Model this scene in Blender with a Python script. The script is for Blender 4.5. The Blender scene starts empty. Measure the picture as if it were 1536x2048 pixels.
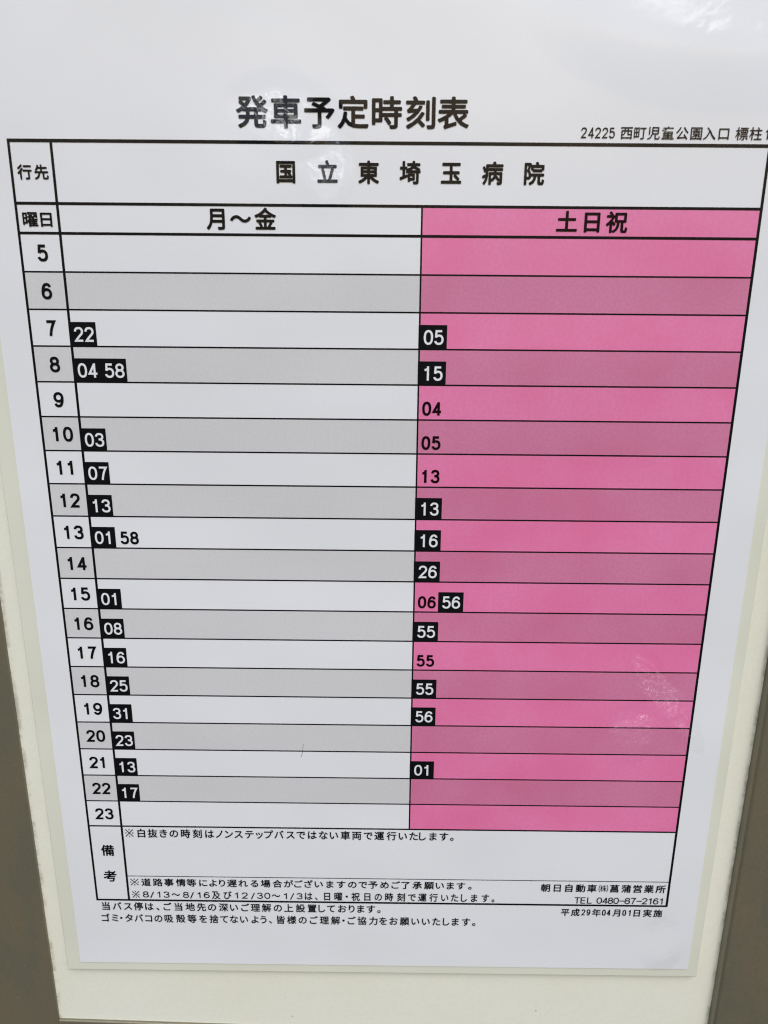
import bpy, bmesh, math, random
from mathutils import Matrix, Vector

random.seed(7)
scene = bpy.context.scene
W = 0.1914                      # width of the printed table in metres (the sheet is A4)
UC, VC = 0.5, 0.55              # table point that sits at the origin of the sheet
BOARD = Vector((0.0, 0.0, 1.25))  # where that point hangs in the world


def loc(u, v, d=0.0):
    """table units (u right, v down, d metres out of the sheet) -> local metres"""
    return Vector(((u - UC) * W, -d, (VC - v) * W))


# ---------------------------------------------------------------- camera
cam = bpy.data.cameras.new('camera')
cam.sensor_fit = 'VERTICAL'
cam.sensor_height = 24.0
cam.sensor_width = 18.0
cam.lens = 24.0 * 1550.0 / 2048.0
cam.clip_start = 0.005
cam.clip_end = 200.0
cam_ob = bpy.data.objects.new('camera', cam)
scene.collection.objects.link(cam_ob)
scene.camera = cam_ob
to_w = lambda p: Vector((p[0], p[2], -p[1]))           # sheet axes -> world axes
right = to_w((0.99994401, -0.00816176, 0.00673481))
down = to_w((0.00973098, 0.95928968, -0.2822563))
fwd = to_w((-0.00415693, 0.28230603, 0.95931539))
cpos = BOARD + Vector(((0.50340252 - UC) * W, -1.11260387 * W, (VC - 0.06230184) * W))
m = Matrix((right, -down, -fwd)).transposed().to_4x4()
m.translation = cpos
TILT = Matrix.Translation(BOARD) @ Matrix.Rotation(math.radians(15.0), 4, 'X') @ Matrix.Translation(-BOARD)   # the sign leans a little forward
cam_ob.matrix_world = TILT @ m
cam.dof.use_dof = True
cam.dof.focus_distance = 0.228
cam.dof.aperture_fstop = 16.0

# ---------------------------------------------------------------- sky, sun, exposure
SUN_EL, SUN_AZ = math.radians(36.0), math.radians(9.0)   # azimuth from the board's normal
sd = Vector((math.sin(SUN_AZ) * math.cos(SUN_EL), -math.cos(SUN_AZ) * math.cos(SUN_EL), math.sin(SUN_EL)))
world = bpy.data.worlds.new('World')
scene.world = world
world.use_nodes = True
wn = world.node_tree
bg = wn.nodes['Background']
sky = wn.nodes.new('ShaderNodeTexSky')
sky.sky_type = 'NISHITA'
sky.sun_disc = False
sky.sun_elevation = SUN_EL
sky.sun_rotation = math.atan2(sd.x, sd.y)
sky.air_density = 1.0
sky.dust_density = 1.0
sky.ozone_density = 2.0
wn.links.new(sky.outputs[0], bg.inputs[0])
bg.inputs[1].default_value = 0.12
sun = bpy.data.lights.new('sun', 'SUN')
sun.energy = 1.4
sun.angle = math.radians(34.0)
sun.color = (1.0, 0.995, 0.985)
sun_ob = bpy.data.objects.new('sun', sun)
scene.collection.objects.link(sun_ob)
sun_ob.rotation_euler = sd.to_track_quat('Z', 'Y').to_euler()
sun_ob.location = sd * 5
vs = scene.view_settings
vs.view_transform = 'Standard'
vs.look = 'None'
vs.gamma = 1.0
vs.use_curve_mapping = False
vs.exposure = 0.45
scene.cycles.max_bounces = 6
scene.cycles.filter_width = 1.15

# ---------------------------------------------------------------- node helpers
def nd(nt, t, **kw):
    n = nt.nodes.new(t)
    for k, v in kw.items():
        setattr(n, k, v)
    return n


def setin(nt, sock, v):
    if isinstance(v, bpy.types.NodeSocket):
        nt.links.new(v, sock)
    elif v is not None:
        sock.default_value = v


def mth(nt, op, a, b=None, c=None, clamp=False):
    n = nd(nt, 'ShaderNodeMath', operation=op, use_clamp=clamp)
    setin(nt, n.inputs[0], a)
    setin(nt, n.inputs[1], b)
    setin(nt, n.inputs[2], c)
    return n.outputs[0]


def noise(nt, vec, scale, detail=2.0, rough=0.5, dist=0.0):
    n = nd(nt, 'ShaderNodeTexNoise')
    nt.links.new(vec, n.inputs['Vector'])
    n.inputs['Scale'].default_value = scale
    n.inputs['Detail'].default_value = detail
    n.inputs['Roughness'].default_value = rough
    n.inputs['Distortion'].default_value = dist
    return n.outputs[0]


def ramp(nt, x, a, b, lo=0.0, hi=1.0):
    n = nd(nt, 'ShaderNodeMapRange', interpolation_type='SMOOTHSTEP')
    setin(nt, n.inputs[0], x)
    for i, v in enumerate((a, b, lo, hi)):
        n.inputs[1 + i].default_value = v
    return n.outputs[0]


def mixc(nt, f, a, b):
    n = nd(nt, 'ShaderNodeMix', data_type='RGBA')
    setin(nt, n.inputs[0], f)
    setin(nt, n.inputs[6], a)
    setin(nt, n.inputs[7], b)
    return n.outputs[2]


def blob(nt, vec, u, v, ru, rv, ang=0.0, core=0.35):
    """soft elliptical mask (1 inside) in the sheet's own coordinates"""
    c = loc(u, v)
    mp = nd(nt, 'ShaderNodeMapping', vector_type='TEXTURE')
    nt.links.new(vec, mp.inputs[0])
    mp.inputs['Location'].default_value = (c.x, 0, c.z)
    mp.inputs['Rotation'].default_value = (0, ang, 0)
    mp.inputs['Scale'].default_value = (ru * W, 1.0, rv * W)
    g = nd(nt, 'ShaderNodeVectorMath', operation='LENGTH')
    nt.links.new(mp.outputs[0], g.inputs[0])
    return ramp(nt, g.outputs['Value'], core, 1.0, 1.0, 0.0)


# the shape of the laminating film: faint waves, and rucked patches where it was pressed
def laminate_group():
    g = bpy.data.node_groups.new('laminate_surface', 'ShaderNodeTree')
    g.interface.new_socket('Normal', in_out='OUTPUT', socket_type='NodeSocketVector')
    go = nd(g, 'NodeGroupOutput')
    tc = nd(g, 'ShaderNodeTexCoord').outputs['Object']
    wave = mth(g, 'MULTIPLY', noise(g, tc, 22.0, 2.0), 0.0010)
    grain = mth(g, 'MULTIPLY', noise(g, tc, 700.0, 2.0), 0.00002)
    fine = noise(g, tc, 260.0, 3.0, 0.55, 0.6)
    crumple = noise(g, tc, 480.0, 3.0, 0.55, 0.8)
    coarse = noise(g, tc, 60.0, 3.0, 0.55)
    total = mth(g, 'ADD', wave, grain)
    sep = nd(g, 'ShaderNodeSeparateXYZ')
    g.links.new(tc, sep.inputs[0])
    for u, v, ru, rv, ang, amp, tilt, rag, core in RUCKS:
        k = blob(g, tc, u, v, ru, rv, ang, core)
        edge = mth(g, 'MULTIPLY', k, ramp(g, coarse, 0.34, 0.54, 1.0 - rag, 1.0))
        lean = mth(g, 'MULTIPLY', mth(g, 'SUBTRACT', loc(u, v).z, sep.outputs['Z']), tilt)
        total = mth(g, 'ADD', total, mth(g, 'MULTIPLY', edge, mth(g, 'MULTIPLY_ADD', crumple if v > 0.5 else fine, amp, lean)))
    b = nd(g, 'ShaderNodeBump')
    b.inputs['Strength'].default_value = 1.0
    b.inputs['Distance'].default_value = 1.0
    g.links.new(total, b.inputs['Height'])
    g.links.new(b.outputs[0], go.inputs[0])
    return g


#        u      v      ru    rv    turn  rucking (m)  lean  raggedness  core
RUCKS = [(0.362, -0.146, 0.082, 0.056, 0.15, 0.00042, 0.28, 0.30, 0.50),
         (0.417, -0.092, 0.044, 0.080, 0.0, 0.00012, 0.26, 0.15, 0.50),
         (0.940, -0.300, 0.290, 0.150, 0.0, 0.00005, 0.20, 0.04, 0.35),
         (0.946, 0.688, 0.030, 0.135, -0.62, 0.0022, 0.86, 0.40, 0.55),
         (0.905, 0.760, 0.055, 0.065, 0.3, 0.0014, 0.62, 0.50, 0.40),
         (1.000, 1.185, 0.050, 0.070, 0.0, 0.0008, 0.40, 0.50, 0.35)]
LAM = laminate_group()


def new_mat(name):
    mt = bpy.data.materials.new(name)
    mt.use_nodes = True
    return mt, mt.node_tree, mt.node_tree.nodes['Principled BSDF']


def laminated(name, colour, mottle=None, mscale=40.0, mamt=0.5, grain=None, gscale=1500.0, gamt=0.5, speck=False, sheen=0.65, wide=None):
    mt, nt, p = new_mat(name)
    tc = nd(nt, 'ShaderNodeTexCoord').outputs['Object']
    col = nd(nt, 'ShaderNodeRGB')
    col.outputs[0].default_value = (*colour, 1)
    c = col.outputs[0]
    if wide:
        c = mixc(nt, ramp(nt, noise(nt, tc, 11.0, 3.0, 0.6), 0.35, 0.65), c, (*wide, 1))
    if mottle:
        c = mixc(nt, mth(nt, 'MULTIPLY', ramp(nt, noise(nt, tc, mscale, 4.0, 0.6), 0.3, 0.7), mamt), c, (*mottle, 1))
    if grain:
        c = mixc(nt, mth(nt, 'MULTIPLY', ramp(nt, noise(nt, tc, gscale, 2.0, 0.7), 0.38, 0.62), gamt), c, (*grain, 1))
    if speck:
        vo = nd(nt, 'ShaderNodeTexVoronoi')
        nt.links.new(tc, vo.inputs['Vector'])
        vo.inputs['Scale'].default_value = 95.0
        few = ramp(nt, noise(nt, tc, 31.0, 1.0), 0.57, 0.62)
        dot = mth(nt, 'MULTIPLY', ramp(nt, vo.outputs['Distance'], 0.012, 0.032, 1.0, 0.0), few)
        c = mixc(nt, mth(nt, 'MULTIPLY', dot, 0.7), c, (0.2, 0.19, 0.18, 1))
    setin(nt, p.inputs['Base Color'], c)
    p.inputs['Roughness'].default_value = 0.5
    p.inputs['Specular IOR Level'].default_value = sheen
    rip = nd(nt, 'ShaderNodeBump')
    rip.inputs['Strength'].default_value = 1.0
    rip.inputs['Distance'].default_value = 0.0045
    nt.links.new(noise(nt, tc, 9.0, 2.0), rip.inputs['Height'])
    nt.links.new(rip.outputs[0], p.inputs['Normal'])
    p.inputs['Coat Weight'].default_value = 0.6
    p.inputs['Coat Roughness'].default_value = 0.11
    p.inputs['Coat IOR'].default_value = 1.48
    gl = nd(nt, 'ShaderNodeGroup')
    gl.node_tree = LAM
    nt.links.new(gl.outputs[0], p.inputs['Coat Normal'])
    return mt


M_paper = laminated('white_paper', (0.80, 0.80, 0.815), (0.785, 0.783, 0.803), 30.0, 0.6, (0.775, 0.773, 0.786), 900.0, 0.3, True)
M_grey = laminated('grey_tint_print', (0.655, 0.64, 0.645), (0.67, 0.655, 0.66), 35.0, 0.6, (0.60, 0.59, 0.595), 1300.0, 0.4, True)
M_pink = laminated('pink_print', (0.80, 0.165, 0.36), (0.82, 0.23, 0.455), 45.0, 0.7, (0.74, 0.15, 0.31), 1000.0, 0.3, wide=(0.80, 0.205, 0.40))
M_pinkgrey = laminated('greyed_pink_print', (0.64, 0.165, 0.305), (0.67, 0.22, 0.38), 45.0, 0.7, (0.56, 0.14, 0.265), 1300.0, 0.35, wide=(0.63, 0.20, 0.345))
M_black = laminated('black_print', (0.006, 0.006, 0.007), sheen=0.05)
M_blackpink = laminated('black_print_over_pink', (0.010, 0.003, 0.005), sheen=0.05)
M_white = laminated('white_knockout_print', (0.78, 0.78, 0.80))
M_film = laminated('laminating_film', (0.735, 0.735, 0.615), (0.71, 0.71, 0.585), 30.0, 0.7, None)


def cream_mat():
    mt, nt, p = new_mat('cream_painted_board')
    tc = nd(nt, 'ShaderNodeTexCoord').outputs['Object']
    c = mixc(nt, ramp(nt, noise(nt, tc, 14.0, 4.0, 0.6), 0.3, 0.7), (0.81, 0.80, 0.695, 1), (0.79, 0.775, 0.65, 1))
    c = mixc(nt, mth(nt, 'MULTIPLY', ramp(nt, noise(nt, tc, 900.0, 2.0), 0.35, 0.65), 0.12), c, (0.6, 0.6, 0.5, 1))
    vo = nd(nt, 'ShaderNodeTexVoronoi')
    nt.links.new(tc, vo.inputs['Vector'])
    vo.inputs['Scale'].default_value = 110.0
    few = ramp(nt, noise(nt, tc, 37.0, 1.0), 0.54, 0.6)
    dot = mth(nt, 'MULTIPLY', ramp(nt, vo.outputs['Distance'], 0.02, 0.05, 1.0, 0.0), few)
    sep = nd(nt, 'ShaderNodeSeparateXYZ')
    nt.links.new(tc, sep.inputs[0])
    side = mth(nt, 'ABSOLUTE', mth(nt, 'SUBTRACT', sep.outputs['X'], loc(0.505, 0).x))
    crack = ramp(nt, side, 0.1150, 0.1164)                       # dirt gathered along the rails
    grime = mth(nt, 'MULTIPLY', crack, ramp(nt, noise(nt, tc, 160.0, 3.0, 0.65), 0.42, 0.62))
    c = mixc(nt, mth(nt, 'MULTIPLY', grime, 0.55), c, (0.30, 0.27, 0.18, 1))
    c = mixc(nt, mth(nt, 'MULTIPLY', dot, 0.75), c, (0.2, 0.19, 0.14, 1))
    setin(nt, p.inputs['Base Color'], c)
    p.inputs['Roughness'].default_value = 0.45
    b = nd(nt, 'ShaderNodeBump')
    b.inputs['Distance'].default_value = 0.0003
    b.inputs['Strength'].default_value = 0.5
    nt.links.new(noise(nt, tc, 30.0, 3.0), b.inputs['Height'])
    nt.links.new(b.outputs[0], p.inputs['Normal'])
    return mt


def rail_mat():
    mt, nt, p = new_mat('olive_bronze_metal')
    tc = nd(nt, 'ShaderNodeTexCoord').outputs['Object']
    mp = nd(nt, 'ShaderNodeMapping')
    nt.links.new(tc, mp.inputs[0])
    mp.inputs['Scale'].default_value = (1.0, 1.0, 0.45)
    v = mp.outputs[0]
    c = mixc(nt, ramp(nt, noise(nt, v, 60.0, 4.0, 0.6), 0.35, 0.65), (0.245, 0.205, 0.135, 1), (0.205, 0.195, 0.136, 1))
    c = mixc(nt, mth(nt, 'MULTIPLY', ramp(nt, noise(nt, tc, 1100.0, 2.0, 0.7), 0.35, 0.65), 0.2), c, (0.13, 0.115, 0.08, 1))
    vo = nd(nt, 'ShaderNodeTexVoronoi')
    nt.links.new(tc, vo.inputs['Vector'])
    vo.inputs['Scale'].default_value = 230.0
    few = ramp(nt, noise(nt, tc, 60.0, 2.0), 0.55, 0.63)
    dot = mth(nt, 'MULTIPLY', ramp(nt, vo.outputs['Distance'], 0.03, 0.10, 1.0, 0.0), few)
    c = mixc(nt, mth(nt, 'MULTIPLY', dot, 0.65), c, (0.42, 0.40, 0.33, 1))
    vo2 = nd(nt, 'ShaderNodeTexVoronoi')
    nt.links.new(mp.outputs[0], vo2.inputs['Vector'])
    vo2.inputs['Scale'].default_value = 130.0
    few2 = ramp(nt, noise(nt, tc, 45.0, 2.0), 0.6, 0.66)
    c = mixc(nt, mth(nt, 'MULTIPLY', mth(nt, 'MULTIPLY', ramp(nt, vo2.outputs['Distance'], 0.02, 0.06, 1.0, 0.0), few2), 0.8), c, (0.03, 0.027, 0.02, 1))
    setin(nt, p.inputs['Base Color'], c)
    p.inputs['Metallic'].default_value = 0.4
    p.inputs['Roughness'].default_value = 0.42
    b = nd(nt, 'ShaderNodeBump')
    b.inputs['Distance'].default_value = 0.0003
    b.inputs['Strength'].default_value = 0.5
    nt.links.new(noise(nt, v, 260.0, 3.0), b.inputs['Height'])
    nt.links.new(b.outputs[0], p.inputs['Normal'])
    return mt


M_cream = cream_mat()
M_rail = rail_mat()

# ---------------------------------------------------------------- object helpers
def link(o, parent=None):
    scene.collection.objects.link(o)
    if parent:
        o.parent = parent
    return o


def thing(name, label, cat, where):
    o = bpy.data.objects.new(name, None)
    o.empty_display_size = 0.02
    o.location = where
    o.rotation_euler.x = math.radians(15.0)
    o['label'] = label
    o['category'] = cat
    return link(o)


class MB:
    """collects faces (in local metres) and links them as one mesh object"""
    def __init__(self):
        self.v, self.f, self.mi = [], [], []

    def quad(self, u0, v0, u1, v1, d, mi=0):
        n = len(self.v)
        self.v += [loc(u0, v1, d), loc(u1, v1, d), loc(u1, v0, d), loc(u0, v0, d)]
        self.f.append((n, n + 1, n + 2, n + 3))
        self.mi.append(mi)

    def slab(self, u0, v0, u1, v1, d0, d1, mi=0):
        n = len(self.v)
        for d in (d0, d1):
            self.v += [loc(u0, v1, d), loc(u1, v1, d), loc(u1, v0, d), loc(u0, v0, d)]
        for q in ((4, 5, 6, 7), (0, 1, 5, 4), (1, 2, 6, 5), (2, 3, 7, 6), (3, 0, 4, 7), (3, 2, 1, 0)):
            self.f.append(tuple(n + i for i in q))
            self.mi.append(mi)

    def poly(self, verts, faces, mi=0):
        n = len(self.v)
        self.v += verts
        for f in faces:
            self.f.append(tuple(n + i for i in f))
            self.mi.append(mi)

    def build(self, name, mats, parent):
        me = bpy.data.meshes.new(name)
        me.from_pydata([tuple(p) for p in self.v], [], self.f)
        for mt in (mats if isinstance(mats, (list, tuple)) else [mats]):
            me.materials.append(mt)
        me.polygons.foreach_set('material_index', self.mi)
        me.update()
        return link(bpy.data.objects.new(name, me), parent)


# ---------------------------------------------------------------- lettering
# kanji and kana: outlines of the built-in font, one glyph at a time
_gl = {}


def glyph(ch):
    if ch not in _gl:
        cu = bpy.data.curves.new('glyph', 'FONT')
        cu.body = ch
        cu.resolution_u = 3
        ob = bpy.data.objects.new('glyph', cu)
        me = bpy.data.meshes.new_from_object(ob)
        vs_ = [(v.co.x, v.co.y) for v in me.vertices]
        fs_ = [tuple(p.vertices) for p in me.polygons]
        xs, ys = [p[0] for p in vs_], [p[1] for p in vs_]
        _gl[ch] = (vs_, fs_, min(xs), max(xs), min(ys), max(ys))
        bpy.data.meshes.remove(me)
        bpy.data.objects.remove(ob)
        bpy.data.curves.remove(cu)
    return _gl[ch]


# digits and capitals: strokes of a plain gothic, drawn in a unit box (x right, y up)
def bez(p0, p1, p2, p3, n=12):
    out = []
    for i in range(1, n + 1):
        t = i / n
        s = 1 - t
        out.append(tuple(s ** 3 * a + 3 * s * s * t * b + 3 * s * t * t * c + t ** 3 * d for a, b, c, d in zip(p0, p1, p2, p3)))
    return out


def path(start, *segs):
    pts = [start]
    for s in segs:
        if len(s) == 1:
            pts.append(s[0])
        else:
            pts += bez(pts[-1], *s)
    return pts


def loop(cx, cy, rx, ry, e=2.25, n=40):
    out = []
    for i in range(n):
        a = 2 * math.pi * i / n
        c, s = math.cos(a), math.sin(a)
        out.append((cx + rx * math.copysign(abs(c) ** (2 / e), c), cy + ry * math.copysign(abs(s) ** (2 / e), s)))
    return out + [None]          # None closes the loop


six_tail = path((0.95, 0.80), [(0.90, 0.94), (0.76, 1.0), (0.55, 1.0)], [(0.15, 1.0), (0.0, 0.66), (0.0, 0.36)])
STROKES = {
    '0': [loop(0.5, 0.5, 0.5, 0.5, 2.3)],
    '1': [[(0.62, 1.075), (0.62, -0.075)], path((0.60, 0.93), [(0.50, 0.83), (0.38, 0.79), (0.14, 0.78)])],
    '2': [path((0.02, 0.72), [(0.02, 0.92), (0.22, 1.0), (0.50, 1.0)], [(0.80, 1.0), (0.98, 0.90), (0.98, 0.73)],
               [(0.98, 0.50), (0.55, 0.42), (0.06, 0.0)], [(1.04, 0.0)])],
    '3': [path((0.03, 0.78), [(0.08, 0.94), (0.24, 1.0), (0.48, 1.0)], [(0.78, 1.0), (0.94, 0.92), (0.94, 0.76)],
               [(0.94, 0.60), (0.74, 0.54), (0.38, 0.54)]),
          path((0.38, 0.54), [(0.80, 0.54), (1.0, 0.45), (1.0, 0.27)], [(1.0, 0.08), (0.80, 0.0), (0.48, 0.0)],
               [(0.20, 0.0), (0.04, 0.08), (0.0, 0.24)])],
    '4': [[(0.74, 1.075), (0.74, -0.075)], [(0.74, 1.02), (0.02, 0.25), (1.12, 0.25)]],
    '5': [path((0.92, 1.0), [(0.15, 1.0)], [(0.08, 0.50)]),
          path((0.06, 0.51), [(0.18, 0.62), (0.34, 0.65), (0.50, 0.65)], [(0.82, 0.65), (1.0, 0.53), (1.0, 0.33)],
               [(1.0, 0.12), (0.80, 0.0), (0.48, 0.0)], [(0.20, 0.0), (0.04, 0.09), (0.0, 0.22)])],
    '6': [six_tail, loop(0.5, 0.31, 0.5, 0.31, 2.1)],
    '7': [path((0.0, 1.0), [(1.0, 1.0)], [(0.70, 0.66), (0.50, 0.35), (0.42, -0.075)])],
    '8': [loop(0.5, 0.765, 0.43, 0.235, 2.1), loop(0.5, 0.27, 0.5, 0.27, 2.1)],
    '9': [[(1 - x, 1 - y) for x, y in six_tail], loop(0.5, 0.69, 0.5, 0.31, 2.1)],
    '※': [[(0.06, 0.06), (0.94, 0.94)], [(0.06, 0.94), (0.94, 0.06)], [(0.44, 0.90), (0.56, 0.90)], [(0.44, 0.10), (0.56, 0.10)],
          [(0.04, 0.5), (0.16, 0.5)], [(0.84, 0.5), (0.96, 0.5)]],
    '/': [[(0.0, -0.10), (1.0, 1.10)]],
    '-': [[(-0.1, 0.47), (1.1, 0.47)]],
    'T': [[(0.5, 1.0), (0.5, -0.075)], [(-0.1, 1.0), (1.1, 1.0)]],
    'E': [[(0.05, 1.075), (0.05, -0.075)], [(0.05, 1.0), (1.0, 1.0)], [(0.05, 0.52), (0.92, 0.52)], [(0.05, 0.0), (1.03, 0.0)]],
    'L': [path((0.05, 1.075), [(0.05, 0.0)], [(1.0, 0.0)])],
}


def ribbon(pts, hw):
    """strip of half-width hw along a polyline; mitred corners, square ends"""
    closed = pts[-1] is None
    if closed:
        pts = pts[:-1]
    n = len(pts)
    vs_, fs_ = [], []
    for i, p in enumerate(pts):
        a = pts[i - 1] if (i > 0 or closed) else None
        b = pts[(i + 1) % n] if (i < n - 1 or closed) else None
        d1 = Vector((p[0] - a[0], p[1] - a[1])).normalized() if a else None
        d2 = Vector((b[0] - p[0], b[1] - p[1])).normalized() if b else None
        d1, d2 = d1 or d2, d2 or d1
        n1, n2 = Vector((-d1.y, d1.x)), Vector((-d2.y, d2.x))
        mm = n1 + n2
        mm = mm / max(mm.dot(mm) / 2.0, 0.25)
        vs_ += [(p[0] + mm.x * hw, p[1] + mm.y * hw), (p[0] - mm.x * hw, p[1] - mm.y * hw)]
    for i in range(n if closed else n - 1):
        j = (i + 1) % n
        fs_.append((2 * i, 2 * i + 1, 2 * j + 1, 2 * j))
    return vs_, fs_


def put_stroke(mb, ch, uc, vt, vb, w, st, d, mi=0):
    """one digit: centre uc, from vt down to vb, ink width w, stroke st of its height"""
    h = vb - vt
    t = st * h
    if ch == '/':
        w, vt, vb = w * 0.75, vt - 0.06 * h, vb + 0.06 * h
    for k, s in enumerate(STROKES[ch]):
        pts = [None if p is None else (uc - w / 2 + t / 2 + p[0] * (w - t), (vb - t / 2) - p[1] * (h - t)) for p in s]
        vs_, fs_ = ribbon(pts, t * (0.8 if ch == '※' and k > 1 else 0.5))
        mb.poly([loc(x, y, d + k * 4e-6) for x, y in vs_], fs_, mi)


def put_glyph(mb, ch, uc, base, ew, eh, rad, d, mi=0):
    vs_, fs_, x0, x1, y0, y1 = glyph(ch)
    xm = (x0 + x1) / 2
    steps = [(0.0, 0.0)] if rad <= 0 else [(rad * math.cos(a * math.pi / 4), rad * math.sin(a * math.pi / 4)) for a in range(8)]
    for k, (dx, dy) in enumerate(steps):
        mb.poly([loc(uc + (x - xm + dx) * ew, base - (y + dy) * eh, d + k * 2e-6) for x, y in vs_], fs_, mi)


def set_line(mb, text, us, ref, vt, vb, rw, rad, dig, d):
    """a line of print: one centre per character; ref gives the size of the type"""
    if ref:
        _, _, x0, x1, y0, y1 = glyph(ref)
        eh = (vb - vt) / (y1 - y0 + 2 * rad)
        ew = rw / (x1 - x0 + 2 * rad)
        base = vb + (y0 - rad) * eh
    for ch, u in zip(text, us):
        if ch == '※':
            put_stroke(mb, ch, u, vt, vb, rw, 0.085, d)
        elif ch in STROKES:
            put_stroke(mb, ch, u, dig[0], dig[1], dig[2], dig[3], d)
        else:
            put_glyph(mb, ch, u, base, ew, eh, 0.0 if ch == '㈱' else rad, d)


# ================================================================ notice board
board = thing('notice_board', 'cream notice board with olive brown metal frame rails around the laminated sheet', 'notice board', BOARD)
RL, RR, RB = -0.1045, 1.1140, 1.3945       # inner edges of the rails
mb = MB()
mb.slab(RL - 0.02, -0.62, RR + 0.02, RB + 0.06, -0.0085, -0.0030)
panel = mb.build('board_panel', M_cream, board)


def rail(name, profile, a, b, horizontal=False, skew=0.0):
    """extrude a profile of (distance from the inner edge, height in metres) between a and b"""
    b_ = MB()
    n = len(profile)
    vs_ = []
    for t in (a, b):
        for x, dd in profile:
            vs_.append(loc(t, x + skew * (t - a), dd) if horizontal else loc(x, t, dd))
    fs_ = [(i, (i + 1) % n, n + (i + 1) % n, n + i) for i in range(n)]
    fs_ += [tuple(range(n - 1, -1, -1)), tuple(range(n, 2 * n))]
    b_.poly(vs_, fs_)
    o = b_.build(name, M_rail, board)
    bm = bmesh.new()
    bm.from_mesh(o.data)
    bmesh.ops.recalc_face_normals(bm, faces=bm.faces)
    for e in bm.edges:
        e.smooth = e.calc_face_angle(0.0) < 0.5
    for f in bm.faces:
        f.smooth = True
    bm.to_mesh(o.data)
    bm.free()
    return o


def rounded(edge, sign, width, top, r, groove=False):
    """inner edge, direction away from the sheet, width, height above the panel, lip radius"""
    pr = [(edge, -0.012), (edge, top - r)]
    for i in range(1, 9):
        a = math.pi / 2 * i / 8
        pr.append((edge + sign * (r - r * math.cos(a)) / W, top - r + r * math.sin(a)))
    if groove:
        g = edge + sign * (r + 0.0006) / W
        pr += [(g, top), (g + sign * 0.0003 / W, top - 0.0005), (g + sign * 0.0008 / W, top - 0.0005), (g + sign * 0.0011 / W, top)]
    far = edge + sign * width
    pr += [(far - sign * 0.004, top), (far, top - 0.0008), (far, -0.012)]
    return pr


rail('frame_rail', rounded(RL, -1, 0.17, -0.0018, 0.0004), -0.62, 1.60)
rail('frame_rail', rounded(RR, 1, 0.17, 0.0012, 0.0012), -0.62, 1.60)
rail('frame_rail', rounded(RB, 1, 0.12, -0.0020, 0.0007), RL + 0.0005, RR - 0.0005, True, 0.028)

# ================================================================ laminated timetable
sheet = thing('bus_timetable', 'laminated white bus timetable sheet with a pink weekend column, stuck on the cream board', 'timetable', BOARD)
FL, FR, FB, FT = -0.0705, 1.0730, 1.2650, -0.337     # laminating film
PL, PR, PB, PT = -0.0440, 1.0535, 1.2445, -0.3075    # paper
mb = MB()
mb.slab(FL, FT, FR, FB, -0.0029, -0.00055)
film = mb.build('laminate_border', M_film, sheet)
mod = film.modifiers.new('bevel', 'BEVEL')
mod.width = 0.0003
mod.segments = 2
mb = MB()
mb.slab(PL, PT, PR, PB, -0.0005, 0.0)
mb.build('paper', M_paper, sheet)

D_FILL, D_LINE, D_BOX, D_TEXT = 0.00004, 0.00008, 0.00012, 0.00016
UH, UM = 0.0560, 0.5462          # hour column and middle dividers
RH, N = 0.05009, 19              # row height, rows 5..23
VT, VD, VN, VB = -0.1150, -0.0378, 1.0543, 1.1054

# ruled lines
T3, T2, T1, T0 = 0.0037, 0.0035, 0.0022, 0.0014
mb = MB()


def hline(v, u0, u1, t):
    mb.quad(u0, v - t / 2, u1, v + t / 2, D_LINE)


def vline(u, v0, v1, t):
    mb.quad(u - t / 2, v0, u + t / 2, v1, D_LINE + 6e-6)


hline(VT, -T2 / 2, 1 + T2 / 2, T3 * 1.15)
hline(VD, 0, 1, T3)
hline(0, 0, 1, T3)
hline(N * RH, 0, 1, 0.0028)
hline(VN, UH, 1, T0)
hline(VB, -T2 / 2, 1 + T2 / 2, T3)
vline(0, VT, VB, T2)
vline(1, VT, VB, T2 * 1.1)
vline(UH, VT, VB, T2 * 1.05)
vline(UM, VD, N * RH, T1 * 1.1)
mb.build('table_border', M_black, sheet)

# the nineteen hour rows
LEFT = {7: [('22', 1)], 8: [('04', 1), ('58', 1)], 10: [('03', 1)], 11: [('07', 1)], 12: [('13', 1)], 13: [('01', 1), ('58', 0)],
        15: [('01', 1)], 16: [('08', 1)], 17: [('16', 1)], 18: [('25', 1)], 19: [('31', 1)], 20: [('23', 1)], 21: [('13', 1)], 22: [('17', 1)]}
RIGHT = {7: [('05', 1)], 8: [('15', 1)], 9: [('04', 0)], 10: [('05', 0)], 11: [('13', 0)], 12: [('13', 1)], 13: [('16', 1)], 14: [('26', 1)],
         15: [('06', 0), ('56', 1)], 16: [('55', 1)], 17: [('55', 0)], 18: [('55', 1)], 19: [('56', 1)], 21: [('01', 1)]}


def pair(mb, txt, uc, vt, vb, w, pitch, st, shift, d, mi=0):
    n = len(txt)
    for i, ch in enumerate(txt):
        u = uc + (i - (n - 1) / 2) * pitch
        if ch == '1':
            u -= shift * pitch
        put_stroke(mb, ch, u, vt, vb, w, st, d, mi)


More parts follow.
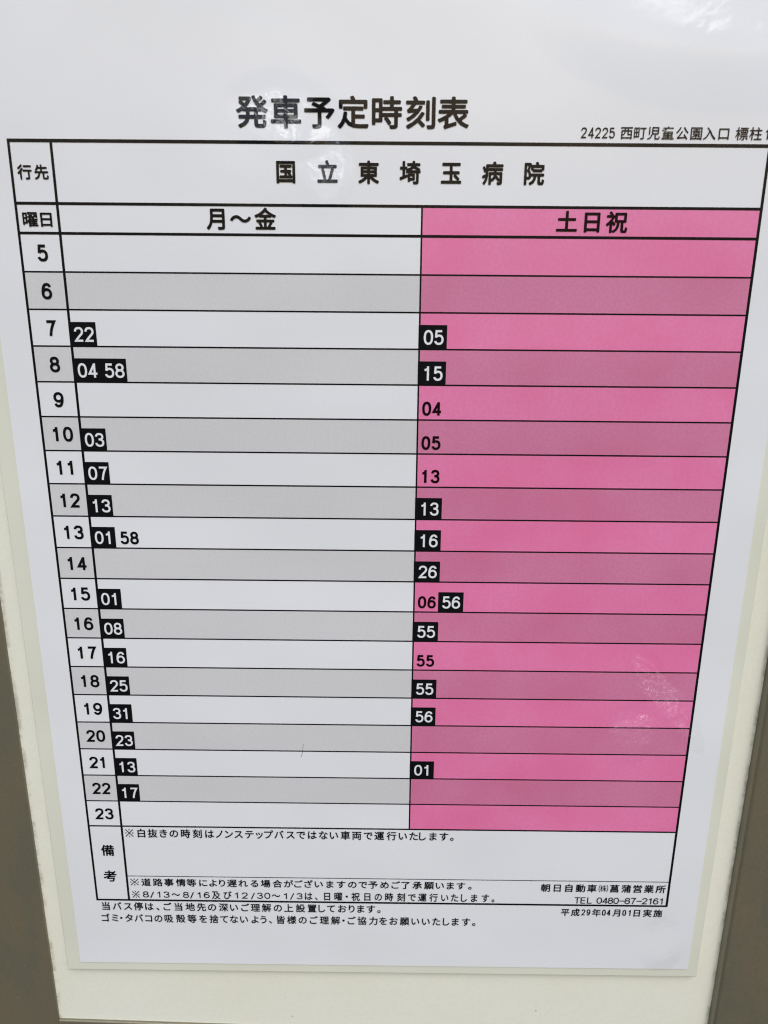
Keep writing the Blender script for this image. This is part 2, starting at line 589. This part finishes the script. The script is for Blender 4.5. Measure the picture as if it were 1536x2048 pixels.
for r in range(N):
    hour, v0 = 5 + r, r * RH
    v1 = v0 + RH
    grey = hour % 2 == 0
    mb = MB()
    mb.quad(0, v0, UM, v1, D_FILL)
    if r < N - 1:
        mb.quad(0, v1 - T1 / 2, 1, v1 + T1 / 2, D_LINE + 3e-6, 1)
    row = mb.build('hour_row', [M_grey if grey else M_paper, M_black], sheet)
    mb = MB()
    mb.quad(UM, v0, 1, v1, D_FILL)
    cell = mb.build('weekend_cell', M_pinkgrey if grey else M_pink, row)
    mb = MB()
    pair(mb, str(hour), 0.0292, v0 + 0.0145, v0 + 0.0366, 0.0145, 0.0162, 0.175, 0.09, D_TEXT)
    mb.build('hour_number', M_black, row)
    for side, table in ((0, LEFT), (1, RIGHT)):
        for k, (txt, boxed) in enumerate(table.get(hour, [])):
            start = (UH, UM)[side] + k * (0.0384, 0.0378)[side]
            centre = (0.0752, 0.5662)[side] + k * (0.0384, 0.0376)[side]
            mb = MB()
            if boxed:
                end = start + (0.0364, 0.0386)[side]
                if k + 1 < len(table[hour]) and table[hour][k + 1][1]:
                    end = start + 0.0384
                b0 = start - (0.0014 if k == 0 else 0.0004)
                mb.quad(b0, v0 + 0.0166, end, v1 + 0.0004, D_BOX + k * 5e-6, 0)
            pair(mb, txt, centre, v0 + 0.0234, v0 + 0.0438, 0.0131, 0.0148, 0.148 if boxed else 0.178, 0.05, D_TEXT, 1 if boxed else 0)
            ink = M_black if (boxed or side == 0) else M_blackpink
            mb.build('departure_time', [ink, M_white], row)

# heading cell over the weekend column
mb = MB()
mb.quad(UM, VD, 1, 0, D_FILL)
head = mb.build('weekend_heading_cell', M_pink, sheet)

# printed lines: name, text, centre of every character, size reference, bold, digits
LINES = [
    ('title', '発車予定時刻表', [0.3225, 0.3665, 0.4103, 0.4541, 0.4981, 0.5419, 0.5844], '車', -0.1705, -0.132, 0.0397, 0.021, None),
    ('stop_name', '24225西町児童公園入口標柱1', [0.7554, 0.7649, 0.7738, 0.7831, 0.7921, 0.8111, 0.8286, 0.8465, 0.8651, 0.8836, 0.902, 0.9194, 0.9379, 0.9613, 0.9795, 0.9944], '西', -0.1363, -0.1219, 0.0156, 0.008, (-0.1356, -0.1229, 0.0075, 0.125)),
    ('destination', '国立東埼玉病院', [0.3645, 0.4198, 0.4745, 0.5293, 0.5839, 0.6387, 0.6939], '東', -0.0938, -0.0652, 0.0278, 0.027, None),
    ('destination_heading', '行先', [0.0172, 0.0395], '行', -0.086, -0.0673, 0.0193, 0.022, None),
    ('day_heading', '曜日', [0.0177, 0.0393], '曜', -0.0268, -0.0081, 0.0207, 0.022, None),
    ('weekday_heading', '月～金', [0.2682, 0.3019, 0.3353], '金', -0.0348, -0.007, 0.0293, 0.025, None),
    ('weekend_heading', '土日祝', [0.7414, 0.7753, 0.8086], '祝', -0.0337, -0.0062, 0.0292, 0.025, None),
    ('remarks_a', '備', [0.0279], '備', 0.9898, 1.0125, 0.0224, 0.022, None),
    ('remarks_b', '考', [0.0273], '考', 1.0427, 1.0664, 0.0227, 0.022, None),
    ('note_a', '※白抜きの時刻はノンステップバスではない車両で運行いたします。', [0.0684, 0.0889, 0.108, 0.1265, 0.1444, 0.1645, 0.1845, 0.2054, 0.2219, 0.2385, 0.255, 0.2735, 0.2906, 0.3066, 0.3241, 0.3436, 0.3615, 0.381, 0.3998, 0.4179, 0.4374, 0.4568, 0.4763, 0.4953, 0.5161, 0.5355, 0.554, 0.569, 0.587, 0.6055, 0.6191], '時', 0.9562, 0.974, 0.016, 0.021, None),
    ('note_b', '※道路事情等により遅れる場合がございますので予めご了承願います。', [0.0689, 0.089, 0.1093, 0.1289, 0.1497, 0.168, 0.1888, 0.2059, 0.2218, 0.2389, 0.2584, 0.278, 0.2975, 0.3183, 0.3378, 0.355, 0.3726, 0.3904, 0.4099, 0.4295, 0.449, 0.4673, 0.4851, 0.5051, 0.5246, 0.5417, 0.562, 0.5827, 0.6015, 0.6198, 0.6381, 0.6539], '路', 1.0586, 1.0749, 0.0171, 0.021, None),
    ('note_c', '※8/13～8/16及び12/30～1/3は、日曜・祝日の時刻で運行いたします。', [0.0692, 0.0865, 0.0975, 0.1098, 0.1229, 0.1393, 0.157, 0.1676, 0.1806, 0.1934, 0.2099, 0.2303, 0.2463, 0.2603, 0.2745, 0.2868, 0.2998, 0.315, 0.3322, 0.3433, 0.3563, 0.3723, 0.3856, 0.4047, 0.4244, 0.4391, 0.4546, 0.4752, 0.4943, 0.5134, 0.5343, 0.5532, 0.5716, 0.5912, 0.6108, 0.628, 0.6444, 0.6623, 0.6819, 0.6954], '及', 1.0845, 1.1013, 0.0149, 0.021, (1.0862, 1.0994, 0.01056, 0.15)),
    ('note_d', '当バス停は、ご当地先の深いご理解の上設置しております。', [0.0139, 0.0337, 0.0528, 0.0713, 0.0906, 0.1055, 0.1228, 0.142, 0.1628, 0.1826, 0.2014, 0.2216, 0.2401, 0.2599, 0.2779, 0.2974, 0.3175, 0.3365, 0.3575, 0.3778, 0.395, 0.4113, 0.4311, 0.4476, 0.4636, 0.4814, 0.4957], '停', 1.1096, 1.1275, 0.0164, 0.021, None),
    ('note_e', 'ゴミ・タバコの吸殻等を捨てないよう、皆様のご理解・ご協力をお願いいたします。', [0.0111, 0.0277, 0.0389, 0.0526, 0.07, 0.0874, 0.1048, 0.1234, 0.1445, 0.1644, 0.1843, 0.2037, 0.2216, 0.239, 0.2568, 0.2762, 0.2911, 0.3035, 0.3221, 0.3412, 0.3607, 0.3805, 0.3991, 0.419, 0.4331, 0.4475, 0.4656, 0.4859, 0.5033, 0.5219, 0.5412, 0.5603, 0.5789, 0.5975, 0.6148, 0.6309, 0.65, 0.6639], '殻', 1.1352, 1.1533, 0.0164, 0.021, None),
    ('operator', '朝日自動車㈱菖蒲営業所', [0.7855, 0.8061, 0.8263, 0.8466, 0.8664, 0.8862, 0.9056, 0.9259, 0.9457, 0.9655, 0.9858], '車', 1.0605, 1.0773, 0.0165, 0.021, None),
    ('telephone', 'TEL0480-87-2161', [0.8427, 0.8529, 0.8643, 0.8813, 0.8914, 0.9009, 0.9108, 0.9212, 0.9304, 0.9403, 0.9511, 0.9607, 0.9706, 0.9801, 0.9902], '', 1.088, 1.1014, 0.0, 0, (1.088, 1.1014, 0.00955, 0.14)),
    ('start_date', '平成29年04月01日実施', [0.8235, 0.8416, 0.8555, 0.8644, 0.8785, 0.8916, 0.9001, 0.9137, 0.9274, 0.937, 0.9496, 0.9682, 0.9865], '平', 1.1135, 1.1286, 0.0149, 0.021, (1.1138, 1.1269, 0.00672, 0.15)),
]
for name, text, us, ref, vt, vb, rw, rad, dig in LINES:
    mb = MB()
    set_line(mb, text, us, ref, vt, vb, rw, rad, dig, D_TEXT)
    part = {'remarks_a': 'remarks_heading', 'remarks_b': 'remarks_heading'}.get(name, 'footnote' if name.startswith('note_') else name)
    mb.build(part, M_blackpink if name == 'weekend_heading' else M_black, head if name == 'weekend_heading' else sheet)

# a stray hair caught under the film
mb = MB()
hair = [(0.3695, 0.788), (0.3685, 0.796), (0.3677, 0.803), (0.3655, 0.812)]
vs_, fs_ = ribbon(hair, 0.00025)
mb.poly([loc(x, y, D_TEXT) for x, y in vs_], fs_)
mb.build('stray_hair', M_black, sheet)
